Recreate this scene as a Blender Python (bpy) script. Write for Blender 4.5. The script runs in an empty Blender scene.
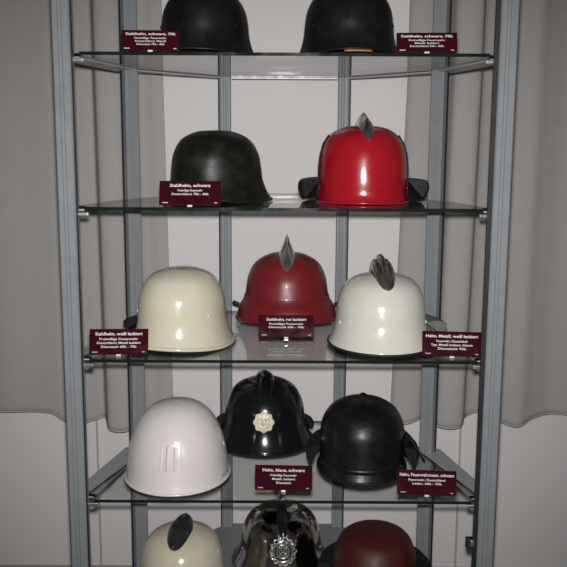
import bpy, bmesh, math, random
from mathutils import Vector, Matrix

random.seed(7)
S = bpy.context.scene
COL = S.collection
PI = math.pi

# ------------------------------------------------------------------ camera, world, lights, exposure
CAM = Vector((-0.0028, -2.0792, 1.570))
FWD = Vector((0.00104527, 0.98683835, -0.16170643))
RGT = Vector((0.999986299, -0.000202075, 0.005230733))
UPV = Vector((-0.00512921, 0.16170968, 0.98682504))
cd = bpy.data.cameras.new('camera')
cam = bpy.data.objects.new('camera', cd)
COL.objects.link(cam)
cam.matrix_world = Matrix(((RGT.x, UPV.x, -FWD.x, CAM.x), (RGT.y, UPV.y, -FWD.y, CAM.y),
                           (RGT.z, UPV.z, -FWD.z, CAM.z), (0, 0, 0, 1)))
cd.sensor_fit = 'HORIZONTAL'
cd.sensor_width = 36.0
cd.lens = 847.13 / 567 * 36.0
cd.clip_start = 0.05
S.camera = cam

W = bpy.data.worlds.new('world')
S.world = W
W.use_nodes = True
W.node_tree.nodes['Background'].inputs[0].default_value = (1.0, 0.93, 0.88, 1)
W.node_tree.nodes['Background'].inputs[1].default_value = 0.05

fl = bpy.data.lights.new('camera_flash', 'SPOT')          # the flash gun on the camera
fl.energy = 192
fl.color = (1.0, 0.985, 0.98)
fl.shadow_soft_size = 0.022
fl.spot_size = math.radians(71)
fl.spot_blend = 1.0
flo = bpy.data.objects.new('camera_flash', fl)
COL.objects.link(flo)
flo.location = CAM + Vector((0.0, 0.02, 0.055))
flo.rotation_euler = (Vector((0.0, 0.3, 1.21)) - flo.location).to_track_quat('-Z', 'Y').to_euler()

S.view_settings.view_transform = 'Standard'
S.view_settings.look = 'None'
S.view_settings.gamma = 1
S.view_settings.use_curve_mapping = False
S.view_settings.exposure = 0.0

# ------------------------------------------------------------------ materials


def srgb(r, g, b):
    f = lambda c: (c / 255 / 12.92) if c / 255 <= 0.04045 else ((c / 255 + 0.055) / 1.055) ** 2.4
    return (f(r), f(g), f(b), 1.0)


def paint(name, col, rough=0.35, metal=0.0, coat=0.0, var=0.10, scale=14.0, bump=0.0, bscale=90.0, rvar=0.08, spec=0.5):
    m = bpy.data.materials.new(name)
    m.use_nodes = True
    nt = m.node_tree
    b = nt.nodes['Principled BSDF']
    b.inputs['Metallic'].default_value = metal
    b.inputs['Coat Weight'].default_value = coat
    b.inputs['Coat Roughness'].default_value = 0.06
    b.inputs['Specular IOR Level'].default_value = spec
    tc = nt.nodes.new('ShaderNodeTexCoord')
    n = nt.nodes.new('ShaderNodeTexNoise')
    n.inputs['Scale'].default_value = scale
    n.inputs['Detail'].default_value = 5
    n.inputs['Roughness'].default_value = 0.6
    nt.links.new(tc.outputs['Object'], n.inputs['Vector'])
    cr = nt.nodes.new('ShaderNodeMapRange')
    cr.inputs[1].default_value = 0.3
    cr.inputs[2].default_value = 0.7
    cr.inputs[3].default_value = 1 - var
    cr.inputs[4].default_value = 1 + var
    nt.links.new(n.outputs['Fac'], cr.inputs[0])
    vm = nt.nodes.new('ShaderNodeVectorMath')
    vm.operation = 'SCALE'
    vm.inputs[0].default_value = col[:3]
    nt.links.new(cr.outputs[0], vm.inputs['Scale'])
    nt.links.new(vm.outputs[0], b.inputs['Base Color'])
    rr = nt.nodes.new('ShaderNodeMapRange')
    rr.inputs[1].default_value = 0.3
    rr.inputs[2].default_value = 0.7
    rr.inputs[3].default_value = max(0.02, rough - rvar)
    rr.inputs[4].default_value = rough + rvar
    nt.links.new(n.outputs['Fac'], rr.inputs[0])
    nt.links.new(rr.outputs[0], b.inputs['Roughness'])
    if bump > 0:
        n2 = nt.nodes.new('ShaderNodeTexNoise')
        n2.inputs['Scale'].default_value = bscale
        n2.inputs['Detail'].default_value = 3
        nt.links.new(tc.outputs['Object'], n2.inputs['Vector'])
        bp = nt.nodes.new('ShaderNodeBump')
        bp.inputs['Strength'].default_value = bump
        bp.inputs['Distance'].default_value = 0.004
        nt.links.new(n2.outputs['Fac'], bp.inputs['Height'])
        nt.links.new(bp.outputs[0], b.inputs['Normal'])
    return m


def clear_glass(name):
    """flat sheet glass: see-through plus a mirror share that grows towards grazing (no bending, so light passes)."""
    m = bpy.data.materials.new(name)
    m.use_nodes = True
    nt = m.node_tree
    nt.nodes.remove(nt.nodes['Principled BSDF'])
    out = nt.nodes['Material Output']
    g = nt.nodes.new('ShaderNodeNewGeometry')
    d = nt.nodes.new('ShaderNodeVectorMath')
    d.operation = 'DOT_PRODUCT'
    nt.links.new(g.outputs['Normal'], d.inputs[0])
    nt.links.new(g.outputs['Incoming'], d.inputs[1])

    def mth(op, a, b=None):
        k = nt.nodes.new('ShaderNodeMath')
        k.operation = op
        for i, v in enumerate((a, b)):
            if v is None:
                continue
            if isinstance(v, (int, float)):
                k.inputs[i].default_value = v
            else:
                nt.links.new(v, k.inputs[i])
        return k.outputs[0]
    f = mth('ADD', mth('MULTIPLY', mth('POWER', mth('SUBTRACT', 1.0, mth('ABSOLUTE', d.outputs['Value'])), 5.0), 0.96), 0.04)
    tr = nt.nodes.new('ShaderNodeBsdfTransparent')
    tr.inputs[0].default_value = (0.985, 0.993, 0.988, 1)
    gl = nt.nodes.new('ShaderNodeBsdfGlossy')
    gl.inputs['Roughness'].default_value = 0.0
    mx = nt.nodes.new('ShaderNodeMixShader')
    nt.links.new(f, mx.inputs[0])
    nt.links.new(tr.outputs[0], mx.inputs[1])
    nt.links.new(gl.outputs[0], mx.inputs[2])
    nt.links.new(mx.outputs[0], out.inputs['Surface'])
    return m


M = {}
M['wall'] = paint('wall_plaster', (0.79, 0.765, 0.755), 0.8, var=0.015, scale=3, bump=0.05, bscale=160)
M['trim'] = paint('trim_paint', (0.50, 0.475, 0.47), 0.5, var=0.02)
M['baseboard'] = paint('baseboard_paint', (0.40, 0.36, 0.35), 0.5, var=0.05)
M['floor'] = paint('floor_vinyl', (0.22, 0.19, 0.17), 0.4, var=0.15, scale=6)
M['curtain'] = paint('curtain_cloth', (0.425, 0.405, 0.388), 0.9, var=0.03, scale=20, bump=0.12, bscale=400)
M['metal'] = paint('blue_grey_painted_metal', srgb(133, 137, 140), 0.42, metal=0.0, var=0.035, scale=20)
M['ledge'] = paint('grey_shelf_frame_metal', srgb(182, 183, 186), 0.40, metal=0.2, var=0.06, scale=40)
M['groove'] = paint('post_groove_grey', srgb(118, 124, 129), 0.5, var=0.05)
M['gasket'] = paint('black_rubber', (0.012, 0.012, 0.012), 0.6, var=0.1)
M['clip'] = paint('bright_zinc', (0.62, 0.62, 0.62), 0.3, metal=0.9, var=0.05)
M['glass'] = clear_glass('clear_sheet_glass')
M['glass_edge'] = paint('green_glass_edge', (0.008, 0.014, 0.012), 0.12, var=0.2)
M['black_matte'] = paint('matt_black_green_paint', (0.007, 0.008, 0.007), 0.40, var=0.35, scale=22, bump=0.03, bscale=240, spec=.25)
M['dark_green'] = paint('worn_black_green_paint', (0.010, 0.012, 0.009), 0.40, var=0.5, scale=30, bump=0.05, bscale=200, spec=.3)
M['gloss_black'] = paint('gloss_black_lacquer', (0.008, 0.008, 0.009), 0.16, coat=0.2, var=0.3, rvar=0.04)
M['leather'] = paint('black_leather', (0.007, 0.007, 0.007), 0.36, spec=.35, var=0.2, scale=40, bump=0.10, bscale=160)
M['neck_leather'] = paint('dark_leather_flap', (0.010, 0.0095, 0.009), 0.6, spec=.25, var=0.3, scale=40, bump=0.3, bscale=130)
M['grey_cloth'] = paint('grey_neck_cloth', (0.16, 0.155, 0.14), 0.85, var=0.2, scale=40)
M['red'] = paint('bright_red_lacquer', (0.36, 0.008, 0.016), 0.22, coat=0.2, var=0.07, scale=35, bump=0.03, rvar=0.05)
M['red_satin'] = paint('satin_red_paint', (0.185, 0.014, 0.019), 0.36, coat=0.05, var=0.08, scale=25)
M['dark_red'] = paint('dark_red_paint', (0.060, 0.005, 0.006), 0.55, var=0.2, scale=30)
M['cream'] = paint('cream_lacquer', (0.66, 0.615, 0.475), 0.18, coat=0.1, var=0.03, scale=30, rvar=0.05)
M['cream_pale'] = paint('pale_cream_lacquer', (0.66, 0.65, 0.575), 0.16, coat=0.1, var=0.03, scale=30, rvar=0.05)
M['white'] = paint('off_white_plastic', (0.74, 0.695, 0.69), 0.25, coat=0.3, var=0.025, scale=18, rvar=0.05)
M['chrome'] = paint('dark_chrome', (0.42, 0.41, 0.39), 0.12, metal=1.0, var=0.5, scale=18, rvar=0.09, bump=0.25, bscale=28)
M['silver'] = paint('bright_silver', (0.80, 0.79, 0.76), 0.18, metal=0.92, var=0.1, scale=40)
M['old_silver'] = paint('tarnished_silver', (0.46, 0.45, 0.43), 0.20, metal=0.92, var=0.35, scale=60)
M['gunmetal'] = paint('gunmetal', (0.045, 0.045, 0.047), 0.22, metal=0.3, var=0.2)
M['gold'] = paint('pale_brass', (0.74, 0.62, 0.36), 0.35, metal=0.55, var=0.12, scale=80)
M['enamel'] = paint('cream_enamel', (0.80, 0.74, 0.58), 0.3, var=0.1, scale=80)
M['liner'] = paint('liner_leather', (0.06, 0.035, 0.02), 0.6, var=0.2)
M['card'] = paint('maroon_plastic', (0.040, 0.003, 0.008), 0.10, coat=0.0, var=0.15, scale=20, rvar=0.04)
M['print'] = paint('white_print', (0.80, 0.76, 0.77), 0.6, var=0.02)
M['foot'] = paint('clear_white_foot', (0.75, 0.75, 0.74), 0.15, var=0.02)
M['orange'] = paint('orange_leather', (0.45, 0.14, 0.03), 0.5, var=0.15)

# ------------------------------------------------------------------ object helpers


def link(name, bm, mat, parent=None, smooth=True, auto=None):
    me = bpy.data.meshes.new(name)
    bmesh.ops.recalc_face_normals(bm, faces=bm.faces)
    bm.to_mesh(me)
    bm.free()
    mats = mat if isinstance(mat, (list, tuple)) else [mat]
    for k in mats:
        me.materials.append(k)
    if smooth:
        me.polygons.foreach_set('use_smooth', [True] * len(me.polygons))
        if auto:
            me.set_sharp_from_angle(angle=math.radians(auto))
    o = bpy.data.objects.new(name, me)
    COL.objects.link(o)
    if parent:
        o.parent = parent
    return o


def thing(name, label, cat, loc, rotz=0, group=None, tilt=(0, 0)):
    o = bpy.data.objects.new(name, None)
    COL.objects.link(o)
    o.empty_display_size = 0.05
    o.location = loc
    o.rotation_euler = (tilt[0], tilt[1], rotz)
    o['label'] = label
    o['category'] = cat
    if group:
        o['group'] = group
    return o


def struct(o):
    o['kind'] = 'structure'
    return o


def box(bm, c, s, rot=None, bevel=0.0):
    r = bmesh.ops.create_cube(bm, size=1.0)
    vs = r['verts']
    bmesh.ops.scale(bm, vec=s, verts=vs)
    if bevel > 0:
        es = list({e for v in vs for e in v.link_edges})
        rb = bmesh.ops.bevel(bm, geom=es, offset=bevel, segments=2, affect='EDGES', profile=0.5)
        vs = list({v for f in rb['faces'] for v in f.verts} | {v for v in vs if v.is_valid})
    if rot is not None:
        bmesh.ops.rotate(bm, cent=(0, 0, 0), matrix=rot, verts=vs)
    bmesh.ops.translate(bm, vec=c, verts=vs)
    return vs


def prism(bm, pts, z0, z1):
    lo = [bm.verts.new((x, y, z0)) for x, y in pts]
    hi = [bm.verts.new((x, y, z1)) for x, y in pts]
    n = len(pts)
    fs = [bm.faces.new(lo[::-1]), bm.faces.new(hi)]
    for i in range(n):
        fs.append(bm.faces.new((lo[i], lo[(i + 1) % n], hi[(i + 1) % n], hi[i])))
    return fs


def crom(pts, t):
    """Catmull-Rom through pts (tuples), t in 0..1."""
    n = len(pts) - 1
    x = min(max(t, 0), 1) * n
    i = min(int(x), n - 1)
    u = x - i
    p1, p2 = pts[i], pts[i + 1]
    p0 = pts[i - 1] if i > 0 else tuple(2 * a - b for a, b in zip(p1, p2))
    p3 = pts[i + 2] if i + 2 <= n else tuple(2 * b - a for a, b in zip(p1, p2))
    return tuple(0.5 * (2 * b + (c - a) * u + (2 * a - 5 * b + 4 * c - d) * u * u + (3 * b - a - 3 * c + d) * u ** 3)
                 for a, b, c, d in zip(p0, p1, p2, p3))


def grid(bm, rows, close_u=False):
    """rows: list of lists of points -> quads."""
    V = [[bm.verts.new(p) for p in r] for r in rows]
    for a, b in zip(V[:-1], V[1:]):
        n = len(a)
        for i in range(n if close_u else n - 1):
            j = (i + 1) % n
            bm.faces.new((a[i], a[j], b[j], b[i]))
    return V


def tube(bm, pts, r, seg=8, closed=False):
    n = len(pts)
    P = [Vector(p) for p in pts]
    rows = []
    up = Vector((0, 0, 1))
    for i in range(n):
        a = P[(i - 1) % n] if (closed or i > 0) else P[i]
        b = P[(i + 1) % n] if (closed or i < n - 1) else P[i]
        t = (b - a).normalized()
        s = t.cross(up)
        if s.length < 1e-4:
            s = t.cross(Vector((1, 0, 0)))
        s.normalize()
        w = s.cross(t)
        rr = r(i / (n - 1)) if callable(r) else r
        rows.append([P[i] + (s * math.cos(q) + w * math.sin(q)) * rr for q in [2 * PI * k / seg for k in range(seg)]])
    if closed:
        rows.append(rows[0])
        V = [[bm.verts.new(p) for p in rw] for rw in rows[:-1]]
        V.append(V[0])
    else:
        V = [[bm.verts.new(p) for p in rw] for rw in rows]
        bm.faces.new(V[0][::-1])
        bm.faces.new(V[-1])
    for a, b in zip(V[:-1], V[1:]):
        for i in range(seg):
            j = (i + 1) % seg
            bm.faces.new((a[i], a[j], b[j], b[i]))


def lathe(bm, prof, n=24, axis='Z', c=(0, 0, 0), mat=None):
    rows = []
    for r, z in prof:
        row = []
        for k in range(n):
            a = 2 * PI * k / n
            p = Vector((r * math.cos(a), r * math.sin(a), z))
            if mat:
                p = mat @ p
            row.append(p + Vector(c))
        rows.append(row)
    V = grid(bm, rows, True)
    bm.faces.new(V[0][::-1])
    bm.faces.new(V[-1])


# ------------------------------------------------------------------ room
YW = 0.80
bm = bmesh.new()
box(bm, (0, YW + 0.05, 1.4), (5.0, 0.10, 2.8))
struct(link('wall_back', bm, M['wall'], smooth=False))
bm = bmesh.new()
box(bm, (0, -1.1, -0.05), (5.0, 3.9, 0.10))
struct(link('floor', bm, M['floor'], smooth=False))
bm = bmesh.new()
box(bm, (0, YW - 0.006, 0.0285), (5.0, 0.012, 0.057), bevel=0.003)
struct(link('baseboard_back', bm, M['baseboard'], smooth=False))
for nm, x in (('trim_1', -0.657), ('trim_2', 0.630)):
    bm = bmesh.new()
    box(bm, (x, YW - 0.004, 0.685), (0.007, 0.008, 1.255), bevel=0.002)
    struct(link(nm, bm, M['trim'], smooth=False))


def curtain(name, label, path, zt, lean=0.0):
    """path: (x, y, hem height) keys; vertical pleated cloth with a turned-up hem."""
    n = 150
    root = thing(name, label, 'curtain', (0, 0, 0), group='curtains behind the cabinet')
    cols = [crom(path, i / n) for i in range(n + 1)]
    zs = [0.0, 0.012, 0.025, 0.05, 0.12, 0.3, 0.6, 1.0]
    rows = []
    for zf in zs:
        r = []
        for i, (x, y, h) in enumerate(cols):
            fl_ = 1.0 + 0.15 * (1 - zf)
            yy = 0.735 + (y - 0.735) * fl_
            zz = h + (zt - h) * zf
            r.append((x + lean * max(0.0, 1 - (zz - .6) / 1.2) * max(0.0, 1 - abs(abs(x) - .4) / .5), min(yy, YW - 0.02), zz))
        rows.append(r)
    bm = bmesh.new()
    grid(bm, rows)
    o = link('cloth', bm, M['curtain'], root)
    md = o.modifiers.new('thickness', 'SOLIDIFY')
    md.thickness = 0.003
    md.offset = 0
    bm = bmesh.new()
    pts = [(x + lean * max(0.0, 1 - abs(abs(x) - .4) / .5), min(0.735 + (y - 0.735) * 1.15, YW - 0.02), h + 0.003) for x, y, h in cols]
    tube(bm, pts, 0.003, 6)
    link('hem', bm, M['curtain'], root)
    return root


curtain('curtain', 'grey beige curtain left of the bare white wall strip, behind the cabinet',
        [(-1.75, .73, .655), (-1.55, .70, .650), (-1.38, .745, .655), (-1.20, .715, .650), (-1.05, .735, .655), (-.95, .728, .655),
         (-.86, .735, .655), (-.80, .732, .650), (-.765, .728, .628), (-.735, .732, .615), (-.70, .745, .610), (-.655, .750, .622),
         (-.628, .752, .630), (-.614, .725, .615), (-.600, .695, .606), (-.565, .688, .602), (-.535, .695, .606), (-.50, .725, .620),
         (-.465, .748, .640), (-.425, .742, .650), (-.395, .745, .700)], 2.55, .018)
curtain('curtain', 'grey beige curtain right of the bare white wall strip, behind the cabinet',
        [(.402, .750, .670), (.415, .738, .630), (.445, .730, .618), (.485, .735, .628), (.515, .752, .640), (.535, .742, .630), (.550, .702, .622),
         (.585, .690, .618), (.625, .698, .624), (.645, .740, .640), (.69, .750, .655), (.735, .735, .640), (.775, .715, .625),
         (.815, .708, .620), (.86, .728, .640), (.92, .745, .652), (.985, .735, .652), (1.06, .705, .640), (1.16, .745, .650),
         (1.30, .71, .645), (1.45, .745, .65), (1.75, .72, .65)], 2.55, -.030)

# ------------------------------------------------------------------ display cabinet
FX, MX, MY, BX, BY = 0.524, 0.4394, 0.381, 0.1884, 0.6553
ZS = [1.786, 1.4175, 1.0344, 0.661]           # top faces of the four glass shelves
ZB = 0.282                                    # top of the cabinet floor
ZTOP = 2.24
cab = thing('display_cabinet', 'blue grey metal display cabinet with six posts and open front holding the helmets', 'display cabinet', (0, 0.3, 0))


def cpart(name, bm, mat, parent=cab, **k):
    """cabinet parts are modelled in world coordinates; the empty stands at (0, .3, 0)."""
    o = link(name, bm, mat, parent, **k)
    if parent is cab:
        for v in o.data.vertices:
            v.co.y -= 0.3
    return o


def post(x, y, ang, w, d, gasket_side=0):
    """extruded post: flat face towards -y (before turning by ang) with a shallow groove on the front."""
    c, s = math.cos(ang), math.sin(ang)
    T = lambda px, py: (x + px * c - py * s, y + px * s + py * c)
    h, e, g = w / 2, d / 2, 0.0035
    prof = [(-h, -e + g), (-h + g, -e), (-0.25 * h - .002, -e), (-0.25 * h, -e + .003), (0.05 * h, -e + .003), (0.05 * h + .002, -e), (h - g, -e), (h, -e + g),
            (h, e - g), (h - g, e), (-h + g, e), (-h, e - g)]
    bm = bmesh.new()
    prism(bm, [T(*p) for p in prof], 0.0, ZTOP)
    o = cpart('post', bm, M['metal'], smooth=False)
    for sd in (-1, 1):
        bm = bmesh.new()
        wide = 0.011 if sd == gasket_side else 0.002
        y0 = -e + .006 if abs(x) > .5 else e - .012
        pr = [(sd * h, y0), (sd * (h + wide), y0), (sd * (h + wide), y0 + .008), (sd * h, y0 + .008)]
        prism(bm, [T(*p) for p in pr], ZB - 0.02, ZTOP - .03)
        gk = link('gasket', bm, M['gasket'], o, smooth=False)
        for v in gk.data.vertices:
            v.co.y -= 0.3
    return o


POSTS = {}
POSTS['FL'] = post(-FX - .004, 0.0, 0.0, 0.043, 0.040, 0)
POSTS['FR'] = post(FX + .004, 0.0, 0.0, 0.043, 0.040, -1)
a1 = math.atan2(MY, FX - MX)
POSTS['ML'] = post(-MX, MY, math.radians(35), 0.040, 0.036)
POSTS['MR'] = post(MX, MY, math.radians(-35), 0.040, 0.036)
POSTS['BL'] = post(-BX, BY, math.radians(12), 0.036, 0.030)
POSTS['BR'] = post(BX, BY, math.radians(-12), 0.036, 0.030)

RING = [(-FX, 0), (-MX, MY), (-BX, BY), (BX, BY), (MX, MY), (FX, 0)]


def strip(p, q, o_in, o_out, z0, z1, bm):
    """flat bar from p to q; inner edge o_in and outer edge o_out measured towards the cabinet middle."""
    d = Vector((q[0] - p[0], q[1] - p[1]))
    n = Vector((d.y, -d.x)).normalized()
    mid = Vector(((p[0] + q[0]) / 2, (p[1] + q[1]) / 2))
    if n.dot(Vector((0, 0.2)) - mid) < 0:
        n = -n
    a, b = Vector(p), Vector(q)
    pts = [a + n * o_out, b + n * o_out, b + n * o_in, a + n * o_in]
    prism(bm, [(v.x, v.y) for v in pts], z0, z1)


def shelf_outline(inset):
    """inside polygon of the ring, offset inwards at the sides, front edge kept at y=-0.006."""
    segs = []
    for p, q in zip(RING[:-1], RING[1:]):
        d = Vector((q[0] - p[0], q[1] - p[1])).normalized()
        n = Vector((d.y, -d.x))
        mid = (Vector(p) + Vector(q)) / 2
        if n.dot(Vector((0, 0.2)) - mid) < 0:
            n = -n
        segs.append((Vector(p) + n * inset, d))
    out = []
    p, d = segs[0]
    out.append(p + d * ((-0.006 - p.y) / d.y))
    for (p, d), (q, e) in zip(segs[:-1], segs[1:]):
        den = d.x * e.y - d.y * e.x
        t = ((q.x - p.x) * e.y - (q.y - p.y) * e.x) / den
        out.append(p + d * t)
    p, d = segs[-1]
    out.append(p + d * ((-0.006 - p.y) / d.y))
    return [(v.x, v.y) for v in out]


GT = 0.008
for i, z in enumerate(ZS):
    zt = z - GT - 0.0005
    for k, (p, q) in enumerate(zip(RING[:-1], RING[1:])):
        bm = bmesh.new()
        if k in (0, 4):                         # wide side ledge, standing out past the posts
            f_, m_ = (p, q) if k == 0 else (q, p)
            sg = -1 if k == 0 else 1
            lx = lambda y: abs(f_[0]) + (abs(m_[0]) - abs(f_[0])) * y / m_[1]
            wi = 0.018
            pts = [(lx(.034) - wi, .034), (lx(.034) + .024, .034), (lx(.06) + .044, .06), (lx(.16) + .048, .16), (lx(.40) + .046, .40), (lx(.40) + .022, .41), (lx(.352) - wi, .352)]
            prism(bm, [(sg * x, y) for x, y in pts], zt - 0.004, zt)
        else:
            dv = (Vector(q) - Vector(p)).normalized()
            strip(tuple(Vector(p) + dv * 0.022), tuple(Vector(q) - dv * 0.022), 0.012, -0.008, zt - 0.004, zt, bm)
        cpart('shelf_rail', bm, M['ledge'], smooth=False)
    for sx in (-1, 1):                          # bracket pegs under the shelf at the front posts
        bm = bmesh.new()
        box(bm, (sx * (FX - .030), 0.008, zt - 0.010), (0.026, 0.012, 0.010), bevel=0.002)
        cpart('shelf_peg', bm, M['clip'], smooth=False)
# floor panel of the cabinet, plinth, top frame
bm = bmesh.new()
prism(bm, [(-FX - .004, -.02), (-MX - .004, MY), (-BX, BY + .012), (BX, BY + .012), (MX + .004, MY), (FX + .004, -.02)], ZB - 0.02, ZB)
cpart('floor_panel', bm, M['metal'], smooth=False)
bm = bmesh.new()
prism(bm, [(-FX + .04, .03), (-MX + .04, MY - .02), (-BX + .02, BY - .03), (BX - .02, BY - .03), (MX - .04, MY - .02), (FX - .04, .03)], 0.0, ZB - 0.02)
cpart('plinth', bm, M['groove'], smooth=False)
LOOP = RING + [RING[0]]
for p, q in zip(LOOP[:-1], LOOP[1:]):
    bm = bmesh.new()
    dv = (Vector(q) - Vector(p)).normalized()
    strip(tuple(Vector(p) + dv * .022), tuple(Vector(q) - dv * .022), 0.018, -0.018, ZTOP - 0.05, ZTOP - .005, bm)
    cpart('top_rail', bm, M['metal'], smooth=False)
# lock catch low on the right front post
bm = bmesh.new()
box(bm, (FX - .034, 0.0, 0.544), (0.020, 0.018, 0.030), bevel=0.003)
cpart('lock_catch', bm, M['gasket'], smooth=False)
bm = bmesh.new()
box(bm, (FX - .030, -0.012, 0.548), (0.010, 0.006, 0.018), bevel=0.002)
cpart('lock_plate', bm, M['clip'], smooth=False)

SHELF_LABEL = ['topmost glass shelf, carrying the two black helmets cut off by the picture top',
               'second glass shelf from the top, carrying a dark helmet and a bright red helmet',
               'third glass shelf, carrying two cream helmets with a red one between them',
               'lowest glass shelf, carrying a white helmet and two black helmets']
for i, z in enumerate(ZS):
    t = thing('glass_shelf', SHELF_LABEL[i], 'shelf', (0, 0.3, z - GT), group='glass shelves of the cabinet')
    o2 = [(x, y - 0.3) for x, y in shelf_outline(0.003)]
    # notch the two front corners past the posts
    xl = FX - .0215 - .014
    pts = [(-xl, o2[0][1])] + [(-xl, 0.028 - 0.3)] + [(o2[0][0] + (o2[1][0] - o2[0][0]) * .09, 0.034 - 0.3)]
    inner = []
    for j in (1, 2, 3, 4):
        x, y = o2[j]
        inner.append((x * .945, y - .018))
    pts2 = pts + inner + [(-pts[2][0], pts[2][1]), (-pts[1][0], pts[1][1]), (-pts[0][0], pts[0][1])]
    bm = bmesh.new()
    prism(bm, pts2, 0, GT)
    bm.faces.ensure_lookup_table()
    for f in bm.faces:
        f.normal_update()
        f.material_index = 0 if abs(f.normal.z) > 0.5 else 1
    link('glass_pane', bm, [M['glass'], M['glass_edge']], t, smooth=False)

# ------------------------------------------------------------------ helmet kit


class Shell:
    """helmet shell: four meridian profiles (front, left, right, back) blended round the axis. Front looks along -y."""

    def __init__(self, front, side, back, side_r=None):
        self.f, self.l, self.b = front, side, back
        self.r = side_r or side

    def at(self, phi, t, off=0.0):
        """phi 0 = front (-y), +90 = viewer's right (+x)."""
        c, s = math.cos(phi), math.sin(phi)
        pf = crom(self.f if c > 0 else self.b, t)
        ps = crom(self.r if s > 0 else self.l, t)
        wf, ws = c * c, s * s
        r = max(0.0, pf[0] * wf + ps[0] * ws)
        z = pf[1] * wf + ps[1] * ws
        p = Vector((s * r, -c * r, z))
        if off:
            e = 0.004
            a = self.at(phi + e, max(t, .02)) - self.at(phi - e, max(t, .02))
            b = self.at(phi, min(1, max(t, .02) + e)) - self.at(phi, max(t, .02) - e)
            n = b.cross(a)
            if n.length > 1e-12:
                n.normalize()
                if n.dot(Vector((p.x, p.y, 0.15 * (1 - t)))) < 0:
                    n = -n
                if t < 0.03:
                    n = Vector((0, 0, 1))
                p = p + n * off
        return p

    def frame(self, phi, t):
        """point, outward normal, sideways tangent, downward tangent."""
        p = self.at(phi, t)
        n = (self.at(phi, t, 0.01) - p).normalized()
        s = Vector((math.cos(phi), math.sin(phi), 0))
        s = (s - n * s.dot(n)).normalized()
        return p, n, s, s.cross(n)


def shell_mesh(sh, nphi=88, nt=36, thick=0.004):
    bm = bmesh.new()
    rows, inn = [], []
    for j in range(1, nt + 1):
        t = j / nt
        rows.append([sh.at(2 * PI * k / nphi, t) for k in range(nphi)])
        inn.append([sh.at(2 * PI * k / nphi, t) for k in range(nphi)])
    inn = [[Vector((p.x * (1 - thick / 0.12), p.y * (1 - thick / 0.12), p.z - thick * (1 - j / nt))) for p in r] for j, r in enumerate(inn)]
    V = grid(bm, rows + inn[::-1], True)
    top = bm.verts.new(sh.at(0, 0))
    bot = bm.verts.new(sh.at(0, 0) - Vector((0, 0, thick)))
    n = nphi
    for k in range(n):
        bm.faces.new((top, V[0][k], V[0][(k + 1) % n]))
        bm.faces.new((bot, V[-1][(k + 1) % n], V[-1][k]))
    return bm


def rim_mesh(sh, r=0.004, t=0.995, n=88, lift=0.0):
    bm = bmesh.new()
    tube(bm, [sh.at(2 * PI * k / n, t) + Vector((0, 0, lift)) for k in range(n)], r, 8, True)
    return bm


def band_mesh(sh, t, w, h, n=88, p0=0.0, p1=2 * PI):
    """raised band round the shell at parameter t."""
    bm = bmesh.new()
    full = abs(p1 - p0 - 2 * PI) < 1e-6
    m = n if full else n + 1
    prof = [(-w, -.001), (-w * .7, h), (w * .7, h), (w, -.001)]
    rows = [[sh.at(p0 + (p1 - p0) * k / n, t + dt, h_) for k in range(m)] for dt, h_ in prof]
    grid(bm, rows, full)
    return bm


def liner_mesh(sh, depth=0.45):
    bm = bmesh.new()
    rows = []
    for t in (0.97, 0.85, 0.7, 0.97 - depth):
        rows.append([Vector((p.x * .93, p.y * .93, p.z + .004)) for p in (sh.at(2 * PI * k / 48, t) for k in range(48))])
    grid(bm, rows, True)
    return bm


def rivet_mesh(sh, phi, t, r=0.005):
    bm = bmesh.new()
    p, n, s, d = sh.frame(phi, t)
    mt = Matrix((s, d, n)).transposed()
    lathe(bm, [(r * 1.0, -.001), (r, .0008), (r * .8, .0022), (r * .35, .003)], 12, c=p, mat=mt)
    return bm


def comb_mesh(sh, tf, tb, wid, hgt, sect, n=44, peak=0.45, sharp=1.0):
    """crest running over the crown from tf down the front to tb down the back.
    wid/hgt: functions of s 0..1 (front..back); sect: list of (x -1..1, h 0..1)."""
    bm = bmesh.new()
    rows = []
    for i in range(n + 1):
        s = i / n
        u = -tf + (tf + tb) * s
        phi = 0.0 if u < 0 else PI
        p = sh.at(phi, abs(u))
        e = 0.01
        q0 = sh.at(0.0 if u - e < 0 else PI, abs(u - e))
        q1 = sh.at(0.0 if u + e < 0 else PI, abs(u + e))
        t = (q1 - q0).normalized()
        nn = Vector((1, 0, 0)).cross(t)
        if nn.z < 0 and abs(u) < .5:
            nn = -nn
        w, h = wid(s), hgt(s)
        rows.append([p + Vector((1, 0, 0)) * (x * w) + nn * (k * h - .002) for x, k in sect])
    V = grid(bm, rows)
    bm.faces.new(V[0])
    bm.faces.new(V[-1][::-1])
    return bm


ARCH = [(-1, 0), (-.92, .30), (-.72, .58), (-.42, .84), (0, 1), (.42, .84), (.72, .58), (.92, .30), (1, 0)]
BLADE = [(-1, 0), (-.80, .22), (-.5, .48), (-.2, .82), (0, 1), (.2, .82), (.5, .48), (.80, .22), (1, 0)]
OGIVE = [(-1, 0), (-.97, .22), (-.86, .45), (-.68, .66), (-.44, .84), (-.18, .96), (0, 1), (.18, .96), (.44, .84), (.68, .66), (.86, .45), (.97, .22), (1, 0)]
SPIKE = [(-1, 0), (-.93, .16), (-.78, .36), (-.55, .58), (-.30, .80), (-.10, .96), (0, 1), (.10, .96), (.30, .80), (.55, .58), (.78, .36), (.93, .16), (1, 0)]
LEAF = [(-1, 0), (-.98, .22), (-.88, .46), (-.72, .63), (-.55, .74), (-.40, .62), (-.26, .78), (-.16, .93), (0, 1), (.16, .93), (.26, .78), (.40, .62), (.55, .74), (.72, .63), (.88, .46), (.98, .22), (1, 0)]
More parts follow.
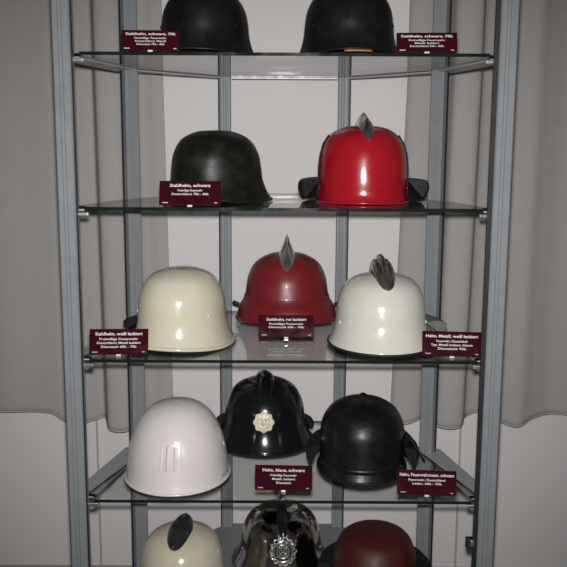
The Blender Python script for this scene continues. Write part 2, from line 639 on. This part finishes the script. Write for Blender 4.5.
FLUTE = [(-1, 0), (-.95, .35), (-.78, .62), (-.58, .70), (-.42, .58), (-.24, .76), (-.1, .95), (0, 1), (.1, .95), (.24, .76), (.42, .58), (.58, .70), (.78, .62), (.95, .35), (1, 0)]


def spoon(w0, peak=0.35, p=0.55):
    """width: rounded at the front end, widest at peak, tapering behind."""
    def f(s):
        if s < peak:
            return w0 * math.sqrt(max(0.0, 1 - ((peak - s) / peak) ** 2)) * .97 + w0 * .03
        return w0 * (1 - .62 * ((s - peak) / (1 - peak)) ** 1.3)
    return f


def hump(h0, peak=0.5, base=.18, end=.15):
    def f(s):
        if s < peak:
            k = s / peak
            return h0 * (base + (1 - base) * (k * k * (3 - 2 * k)))
        k = (s - peak) / (1 - peak)
        return h0 * (1 - (1 - end) * k * k)
    return f


def flap_mesh(sh, p0, p1, t0, drop, out, n=40, ends=0.5, thick=0.004, zlow=0.003):
    """leather neck guard round the shell between angles p0..p1 (through the back): out over a shoulder, then down."""
    bm = bmesh.new()
    prof = [(0, 0), (.30, .04), (.62, .05), (.88, .0), (1.0, -.16), (1.02, -.40), (.95, -.70), (.80, -1.0)]
    rows = []
    for j, (po, pz) in enumerate(prof):
        r = []
        for k in range(n + 1):
            u = k / n
            phi = p0 + (p1 - p0) * u
            a = sh.at(phi, t0, .002)
            rad = Vector((math.sin(phi), -math.cos(phi), 0))
            e = min(1, min(u, 1 - u) * 8)
            lenf = ends + (1 - ends) * e
            wav = 1 + .10 * math.sin(phi * 5 + 1.0)
            q = a + rad * (out * wav * lenf * po) + Vector((0, 0, drop * lenf * pz))
            q.z = max(q.z, zlow)
            r.append(q)
        rows.append(r)
    inn = [[p - Vector((math.sin(p0 + (p1 - p0) * k / n), -math.cos(p0 + (p1 - p0) * k / n), 0)) * thick - Vector((0, 0, thick * (1 - j / 7))) for k, p in enumerate(r)] for j, r in enumerate(rows)]
    V = grid(bm, rows + inn[::-1])
    for k in (0, n):                            # the stitched-up ends of the guard
        bm.faces.new([V[j][k] for j in range(len(prof))])
    return bm


def lobed_disc(bm, r, lobes, amp, z0, z1, mt, c, n=64, dome=0.0):
    rows = []
    prof = [(1.0, z0), (1.0, z1 * .7), (.93, z1), (.55, z1 + dome), (.2, z1 + dome * 1.2)]
    for k_, z in prof:
        row = []
        for i in range(n):
            a = 2 * PI * i / n
            rr = r * k_ * (1 + amp * math.cos(lobes * a))
            row.append(mt @ Vector((rr * math.cos(a), rr * math.sin(a), z)) + c)
        rows.append(row)
    V = grid(bm, rows, True)
    bm.faces.new(V[-1])


HG = 'helmets in the cabinet'


def make_helmet(name, label, loc, rotz, sh, mat, tilt=(0, 0), sc=(1, 1, 1), rim=None, rim_r=0.0035, liner='liner', rivets=(), name_shell='shell'):
    t = thing(name, label, 'helmet', loc, math.radians(rotz), HG, (math.radians(tilt[0]), math.radians(tilt[1])))
    t.scale = sc
    link(name_shell, shell_mesh(sh), mat, t)
    if rim:
        link('rim', rim_mesh(sh, rim_r), rim, t)
    link('liner', liner_mesh(sh), M[liner], t)
    for phi, tt in rivets:
        link('rivet', rivet_mesh(sh, math.radians(phi), tt), mat, t)
    return t


def zf(pts, H):
    return [(r, z) for r, z in pts]


# --- steel helmet with a skirt that flares at the sides and neck
STEEL = Shell(
    front=[(0, .190), (.052, .186), (.096, .166), (.119, .131), (.126, .098), (.129, .064), (.136, .036), (.150, .014)],
    side=[(0, .190), (.048, .186), (.088, .166), (.108, .131), (.114, .095), (.117, .062), (.124, .030), (.134, .004)],
    back=[(0, .190), (.052, .186), (.099, .164), (.126, .128), (.135, .092), (.141, .060), (.156, .030), (.176, .004)])
RIV = [(-62, .62), (62, .62), (180, .60)]

make_helmet('steel_helmet', 'matt black steel helmet on the topmost shelf, behind the left name card', (-0.205, 0.170, ZS[0]), -14,
            STEEL, M['black_matte'], sc=(.95, .95, .90), rim=M['black_matte'], rivets=RIV)
h = make_helmet('steel_helmet', 'black steel helmet at the right of the topmost shelf, orange strap at its brim', (0.163, 0.165, ZS[0]), 6,
                STEEL, M['black_matte'], sc=(.98, .98, .93), rim=M['black_matte'], rivets=RIV)
bm = bmesh.new()
tube(bm, [STEEL.at(math.radians(a), .985) + Vector((0, -.001, -.007)) for a in range(-14, 14, 3)], 0.003, 6)
link('chin_strap', bm, M['orange'], h)

make_helmet('steel_helmet', 'worn black green steel helmet standing left of the bright red helmet', (-0.185, 0.235, ZS[1]), -32,
            STEEL, M['dark_green'], rim=M['dark_green'], rivets=RIV)

# --- bright red helmet with silver comb and leather neck guard
BOXY = Shell(
    front=[(0, .205), (.058, .200), (.104, .180), (.124, .146), (.1315, .104), (.1345, .060), (.1345, .026), (.141, .004)],
    side=[(0, .205), (.054, .200), (.090, .180), (.110, .148), (.118, .105), (.119, .060), (.120, .026), (.124, .004)],
    back=[(0, .205), (.058, .200), (.108, .180), (.130, .146), (.137, .104), (.139, .060), (.141, .026), (.144, .004)])
h = make_helmet('fire_helmet', 'bright red lacquered fire helmet with silver comb on the second shelf', (0.213, 0.240, ZS[1]), 2, BOXY, M['red'],
                rim=M['red'], rivets=[(-80, .80), (80, .80)])
link('comb', comb_mesh(BOXY, .36, .50, spoon(.0215, .42), hump(.037, .46, .25), SPIKE), M['old_silver'], h)
link('neck_guard', flap_mesh(BOXY, math.radians(72), math.radians(288), .715, .056, .060, ends=.8), M['neck_leather'], h, auto=38)
for sx in (-1, 1):
    bm = bmesh.new()
    tube(bm, [BOXY.at(math.radians(84 * sx), q, .0022) for q in (.30, .4, .5, .6, .7, .8, .9, .97)], .0026, 6)
    link('edge_strap', bm, M['neck_leather'], h)

# --- third shelf
h = make_helmet('steel_helmet', 'cream lacquered steel helmet without a comb at the left end of the third shelf', (-0.276, 0.180, ZS[2]), -18,
                STEEL, M['cream'], sc=(1, 1, 1.10), rim=M['cream'], rim_r=.0045, rivets=RIV)
STEEL_L = STEEL
link('neck_guard', flap_mesh(STEEL, math.radians(200), math.radians(276), .76, .030, .062, ends=.8), M['neck_leather'], h, auto=38)

REDF = Shell(
    front=[(0, .200), (.054, .195), (.098, .172), (.121, .135), (.129, .098), (.134, .074), (.150, .050), (.162, .022)],
    side=[(0, .200), (.050, .195), (.093, .172), (.115, .135), (.122, .098), (.127, .072), (.143, .045), (.152, .010)],
    back=[(0, .200), (.054, .195), (.098, .172), (.121, .135), (.130, .098), (.135, .074), (.152, .045), (.165, .006)])
h = make_helmet('fire_helmet', 'satin red fire helmet with flared brim and tall silver spike on the third shelf', (0.010, 0.490, ZS[2]), 0, REDF, M['red_satin'], sc=(1.02, 1, 1.06),
                rim=M['red_satin'], rim_r=.004)
link('ridge', band_mesh(REDF, .70, .02, .0022), M['red_satin'], h)
link('comb', comb_mesh(REDF, .34, .42, spoon(.024, .38), hump(.052, .50, .12), SPIKE), M['silver'], h)
for sx in (-1, 1):
    bm = bmesh.new()
    tube(bm, [REDF.at(math.radians(92 * sx), .86, .001), REDF.at(math.radians(92 * sx), .86, .022)], .006, 8)
    link('side_stud', bm, M['gasket'], h)

CREAMF = Shell(
    front=[(0, .195), (.052, .191), (.098, .170), (.121, .134), (.129, .098), (.133, .068), (.143, .038), (.160, .008)],
    side=[(0, .195), (.050, .191), (.091, .170), (.110, .134), (.116, .098), (.119, .068), (.126, .036), (.138, .010)],
    back=[(0, .195), (.052, .191), (.098, .170), (.121, .134), (.129, .098), (.133, .068), (.146, .036), (.165, .008)])
h = make_helmet('fire_helmet', 'pale cream fire helmet with dark fluted comb, right end of the third shelf', (0.262, 0.165, ZS[2]), 3, CREAMF, M['cream_pale'], sc=(1.02, 1, 1.02),
                rim=M['gasket'], rim_r=.0030, rivets=[(-70, .70), (70, .70)])
link('comb', comb_mesh(CREAMF, .32, .40, spoon(.030, .42), hump(.050, .50, .20), LEAF), M['old_silver'], h)
link('neck_cloth', flap_mesh(CREAMF, math.radians(98), math.radians(205), .76, .044, .080, ends=.8), M['grey_cloth'], h, auto=38)

# --- fourth shelf
ROUND = Shell(
    front=[(0, .205), (.050, .199), (.092, .177), (.122, .140), (.140, .100), (.149, .064), (.156, .030), (.164, .004)],
    side=[(0, .205), (.048, .199), (.088, .177), (.116, .140), (.132, .100), (.140, .064), (.1445, .030), (.148, .006)],
    back=[(0, .205), (.050, .199), (.092, .177), (.122, .140), (.140, .100), (.149, .064), (.156, .030), (.164, .006)])
h = make_helmet('safety_helmet', 'off white helmet with an upright badge holder, left end of the lowest shelf', (-0.292, 0.170, ZS[3]), -3, ROUND, M['white'], sc=(.97, .98, 1.05),
                rim=M['white'], rim_r=.0035)
for x in (-.026, .038):                         # upright rails of the holder
    bm = bmesh.new()
    rows = []
    for k in range(9):
        t = .49 + .24 * k / 8
        a = x / .145
        rows.append([ROUND.at(a - .040, t, -.001), ROUND.at(a - .034, t, .006), ROUND.at(a + .034, t, .006), ROUND.at(a + .040, t, -.001)])
    V = grid(bm, rows)
    bm.faces.new(V[0])
    bm.faces.new(V[-1])
    link('badge_rail', bm, M['white'], h, auto=35)
bm = bmesh.new()
rows = [[ROUND.at((x + .006) / .145, t, o) for x, o in ((-.022, .0005), (-.013, .0015), (-.008, .0065), (.008, .0065), (.013, .0015), (.022, .0005))] for t in (.50, .54, .58, .63, .68, .72)]
grid(bm, rows)
link('badge_plate', bm, M['white'], h, auto=35)
bm = bmesh.new()
tube(bm, [ROUND.at(math.radians(a), .90, .001) for a in range(60, 84, 4)], .003, 8)
link('slot_lug', bm, M['ledge'], h)

BLACKF = Shell(
    front=[(0, .198), (.052, .193), (.096, .171), (.120, .134), (.128, .098), (.132, .070), (.142, .040), (.156, .012)],
    side=[(0, .198), (.049, .193), (.090, .171), (.112, .134), (.1195, .098), (.123, .070), (.133, .040), (.148, .010)],
    back=[(0, .198), (.052, .193), (.096, .171), (.120, .134), (.130, .098), (.136, .070), (.152, .040), (.172, .006)])
h = make_helmet('fire_helmet', 'gloss black fire helmet with a gold rosette badge on the lowest shelf', (-0.056, 0.440, ZS[3]), 3, BLACKF, M['gloss_black'], sc=(1.02, 1, 1.03),
                rim=M['gloss_black'], rim_r=.004)
link('comb', comb_mesh(BLACKF, .34, .38, spoon(.028, .5), hump(.019, .50, .45), OGIVE), M['gloss_black'], h)
link('neck_guard', flap_mesh(BLACKF, math.radians(92), math.radians(268), .80, .036, .036, ends=.5), M['neck_leather'], h, auto=38)
p, n_, s_, d_ = BLACKF.frame(math.radians(-3), .56)
mt = Matrix((s_, -d_, n_)).transposed()
bm = bmesh.new()
lobed_disc(bm, .029, 8, .07, -.004, .005, mt, p, dome=.002)
bd = link('badge', bm, M['enamel'], h, auto=40)
bm = bmesh.new()
tube(bm, [p + mt @ Vector((.0165 * math.cos(a), .0165 * math.sin(a), .0068)) for a in [2 * PI * k / 28 for k in range(28)]], .0022, 6, True)
for k in range(8):
    a = 2 * PI * k / 8
    tube(bm, [p + mt @ Vector((.019 * math.cos(a), .019 * math.sin(a), .0055)), p + mt @ Vector((.028 * math.cos(a), .028 * math.sin(a), .0050))], .0013, 5)
for x, y0, y1 in ((-.007, -.008, .008), (0, -.010, .003), (.007, -.008, .008)):
    tube(bm, [p + mt @ Vector((x, y0, .0078)), p + mt @ Vector((x * .7, y1, .0078))], .0020, 6)
tube(bm, [p + mt @ Vector((-.009, .006, .0078)), p + mt @ Vector((0, .0095, .0080)), p + mt @ Vector((.009, .006, .0078))], .0018, 6)
link('badge_relief', bm, M['gold'], bd)

LEATH = Shell(
    front=[(0, .208), (.055, .201), (.100, .176), (.124, .138), (.131, .100), (.133, .066), (.138, .036), (.148, .008)],
    side=[(0, .208), (.050, .202), (.092, .178), (.114, .140), (.119, .102), (.119, .066), (.119, .036), (.124, .012)],
    back=[(0, .208), (.055, .201), (.100, .176), (.124, .138), (.131, .100), (.133, .066), (.138, .036), (.148, .012)])
h = make_helmet('fire_helmet', 'black leather fire helmet with side flaps at the right of the lowest shelf', (0.225, 0.225, ZS[3]), -6, LEATH, M['leather'],
                rim=M['neck_leather'], rim_r=.0045)
link('front_band', band_mesh(LEATH, .84, .045, .004, p0=math.radians(-62), p1=math.radians(62)), M['leather'], h)
link('neck_guard', flap_mesh(LEATH, math.radians(74), math.radians(290), .68, .068, .040, ends=.85), M['neck_leather'], h, auto=38)
link('comb', comb_mesh(LEATH, .22, .45, spoon(.012, .4), hump(.007, .5, .3), ARCH), M['leather'], h)
bm = bmesh.new()
rows = []
for j in range(6):
    v = j / 5
    rows.append([LEATH.at(math.radians(80 + 26 * u - 4 * v), .55 + .30 * v, .004 + .058 * v ** .6 * (1 - .30 * u)) for u in (0, .25, .5, .75, 1)])
grid(bm, rows)
ef = link('ear_flap', bm, M['neck_leather'], h)
ef.modifiers.new('thickness', 'SOLIDIFY').thickness = .005

# --- cabinet floor
h = make_helmet('fire_helmet', 'cream fire helmet with a dark oblong comb on the cabinet floor', (-0.287, 0.200, ZB), -7, CREAMF, M['cream'], sc=(1.02, 1, 1.06),
                rim=M['cream'], rim_r=.004, rivets=[(-70, .70), (70, .70)])
link('comb', comb_mesh(CREAMF, .28, .22, spoon(.033, .5), hump(.032, .6, .6), ARCH), M['gunmetal'], h)
p, n_, s_, d_ = CREAMF.frame(0, .60)
mt = Matrix((s_, -d_, n_)).transposed()
bm = bmesh.new()
lobed_disc(bm, .024, 6, .03, -.004, .004, mt, p, dome=.002)
link('badge', bm, M['old_silver'], h, auto=40)

h = make_helmet('fire_helmet', 'dark chromed fire helmet with a silver crest on the cabinet floor', (-0.004, 0.400, ZB), 3, BLACKF, M['chrome'], sc=(1.02, 1, .95),
                rim=M['chrome'], rim_r=.004)
link('comb', comb_mesh(BLACKF, .44, .55, spoon(.017, .30), hump(.028, .60, .30), BLADE), M['gloss_black'], h)
p, n_, s_, d_ = BLACKF.frame(0, .55)
mt = Matrix((s_, -d_, n_)).transposed()
bm = bmesh.new()
lobed_disc(bm, .030, 12, .06, -.004, .003, mt, p, dome=.001)
em = link('crest', bm, M['gunmetal'], h, auto=40)
bm = bmesh.new()
for r_ in (.030, .019):
    tube(bm, [p + mt @ Vector((r_ * math.cos(a) * .92, r_ * math.sin(a) * 1.1, .004)) for a in [2 * PI * k / 32 for k in range(32)]], .0028, 6, True)
for k in range(14):                             # scrolls round the shield
    a = 2 * PI * k / 14
    c0 = Vector((.0335 * math.cos(a), .039 * math.sin(a), .002))
    tube(bm, [p + mt @ (c0 + Vector((.0060 * math.cos(b), .0060 * math.sin(b), 0))) for b in [2 * PI * q / 12 for q in range(12)]], .0019, 5, True)
for k in range(4):                              # quartered shield in the middle
    a, b = PI / 2 * k, PI / 2 * (k + 1)
    tube(bm, [p + mt @ Vector((.013 * math.cos(a), .017 * math.sin(a), .005)), p + mt @ Vector((.013 * math.cos(b), .017 * math.sin(b), .005))], .0019, 6)
    tube(bm, [p + mt @ Vector((0, 0, .005)), p + mt @ Vector((.024 * math.cos(a + .785), .028 * math.sin(a + .785), .004))], .0015, 6)
# crown on top
for x, y in ((-.014, .052), (0, .058), (.014, .052)):
    tube(bm, [p + mt @ Vector((x * .6, .042, .003)), p + mt @ Vector((x, y, .002))], .0032, 6)
link('crest_relief', bm, M['silver'], em)
for sx in (-1, 1):
    link('rivet', rivet_mesh(BLACKF, math.radians(72 * sx), .72, .007), M['old_silver'], h)

h = make_helmet('fire_helmet', 'dark red helmet with black leather neck guard on the cabinet floor', (0.266, 0.200, ZB), -10, CREAMF, M['dark_red'], sc=(1.04, 1, 1.08),
                rim=M['dark_red'], rim_r=.0035)
link('neck_guard', flap_mesh(CREAMF, math.radians(80), math.radians(280), .62, .085, .048, ends=.8), M['neck_leather'], h, auto=38)

# ------------------------------------------------------------------ name cards


def text_obj(name, body, size, mat, parent, loc, rot, width=None, bold=0.0):
    cu = bpy.data.curves.new(name, 'FONT')
    cu.body = body
    cu.size = size
    cu.align_x = 'CENTER'
    cu.align_y = 'CENTER'
    cu.offset = bold
    cu.resolution_u = 2
    tmp = bpy.data.objects.new('tmp', cu)
    COL.objects.link(tmp)
    bpy.context.view_layer.update()
    me = bpy.data.meshes.new_from_object(tmp.evaluated_get(bpy.context.evaluated_depsgraph_get()))
    bpy.data.objects.remove(tmp)
    if width:
        xs = [v.co.x for v in me.vertices]
        k = width / max(1e-6, max(xs) - min(xs))
        for v in me.vertices:
            v.co.x *= k
    me.name = name
    me.materials.clear()
    me.materials.append(mat)
    o = bpy.data.objects.new(name, me)
    COL.objects.link(o)
    o.parent = parent
    o.location = loc
    o.rotation_euler = rot
    return o


def card(label, loc, rotz, w, hh, title, lines, lean=18, tw=.86):
    t = thing('name_card', label, 'sign', loc, math.radians(rotz), 'maroon name cards')
    L = math.radians(lean)
    rot = Matrix.Rotation(-L, 3, 'X')
    bm = bmesh.new()
    box(bm, (0, 0, 0), (w, .0035, hh), bevel=.0015)
    for v in bm.verts:
        v.co = rot @ (v.co + Vector((0, 0, hh / 2))) + Vector((0, 0, .004))
    link('plate', bm, M['card'], t, smooth=False)
    bm = bmesh.new()
    box(bm, (0, .012, .003), (.012, .034, .005), bevel=.001)
    link('foot', bm, M['foot'], t, smooth=False)
    R = (PI / 2 - L, 0, 0)

    def pos(v):
        return rot @ Vector((0, -.0021, hh * v)) + Vector((0, 0, .004))
    text_obj('lettering', title, hh * .17, M['print'], t, pos(.80), R, w * tw, .0002)
    for k, (ln, wd) in enumerate(lines):
        text_obj('lettering', ln, hh * .125, M['print'], t, pos(.60 - .15 * k), R, w * wd, .0001)
    for x, sgn in ((-.40, 1), (.42, .5)):
        bm = bmesh.new()
        a = rot @ Vector((w * x, -.0020, hh * .10)) + Vector((0, 0, .004))
        box(bm, a, (.014 * sgn, .0008, .0022))
        link('corner_mark', bm, M['trim'], t, smooth=False)
    return t


card('maroon name card at the left end of the topmost shelf', (-0.322, 0.010, ZS[0]), 2, .140, .052, 'Stahlhelm, schwarz, 70k',
     [('Freiwillige Feuerwehr', .55), ('Deutschland, Metall', .52), ('Dienstzeit 70k - 80k', .48)])
card('maroon name card at the right end of the topmost shelf', (0.340, 0.014, ZS[0]), -3, .145, .050, 'Stahlhelm, schwarz, 70k',
     [('Freiwillige Feuerwehr', .60), ('Metall, lackiert', .40), ('Deutschland 70k - 80k', .56)])
card('maroon name card in front of the worn black green helmet', (-0.232, 0.008, ZS[1]), 0, .152, .062, 'Stahlhelm, schwarz',
     [('Freiwillige Feuerwehr', .40), ('Deutschland, 70k - 80k', .60)], tw=.66)
card('maroon name card at the left end of the third shelf', (-0.421, 0.028, ZS[2]), 3, .150, .066, 'Stahlhelm, weiß lackiert',
     [('Freiwillige Feuerwehr', .66), ('Deutschland, Metall lackiert', .74), ('Dienstzeit 60k - 70k', .60)], tw=.80)
card('maroon name card in front of the satin red helmet with the spike', (0.008, 0.235, ZS[2]), 0, .155, .062, 'Stahlhelm, rot lackiert',
     [('Freiwillige Feuerwehr', .62), ('Dienstzeit 60k - 70k', .64)], tw=.72)
card('maroon name card at the right end of the third shelf', (0.430, 0.026, ZS[2]), -5, .150, .064, 'Helm, Metall, weiß lackiert',
     [('Feuerwehr, Deutschland', .52), ('Typ, Metall lackiert, Kamm', .70), ('Dienstzeit 70k', .48)], tw=.88)
card('maroon name card in the middle of the lowest shelf below the gold badge', (0.002, 0.050, ZS[3]), -2, .152, .066, 'Helm, blaue, schwarz',
     [('Freiwillige Feuerwehr', .46), ('Metall, lackiert', .40), ('Dienstzeit', .26)], lean=13, tw=.74)
card('maroon name card at the right end of the lowest shelf', (0.378, 0.024, ZS[3]), -4, .154, .064, 'Helm, Feuerwehrmann, schwarz',
     [('Feuerwehr, Deutschland', .62), ('Leder, 60k - 70k', .50)], lean=17, tw=.92)
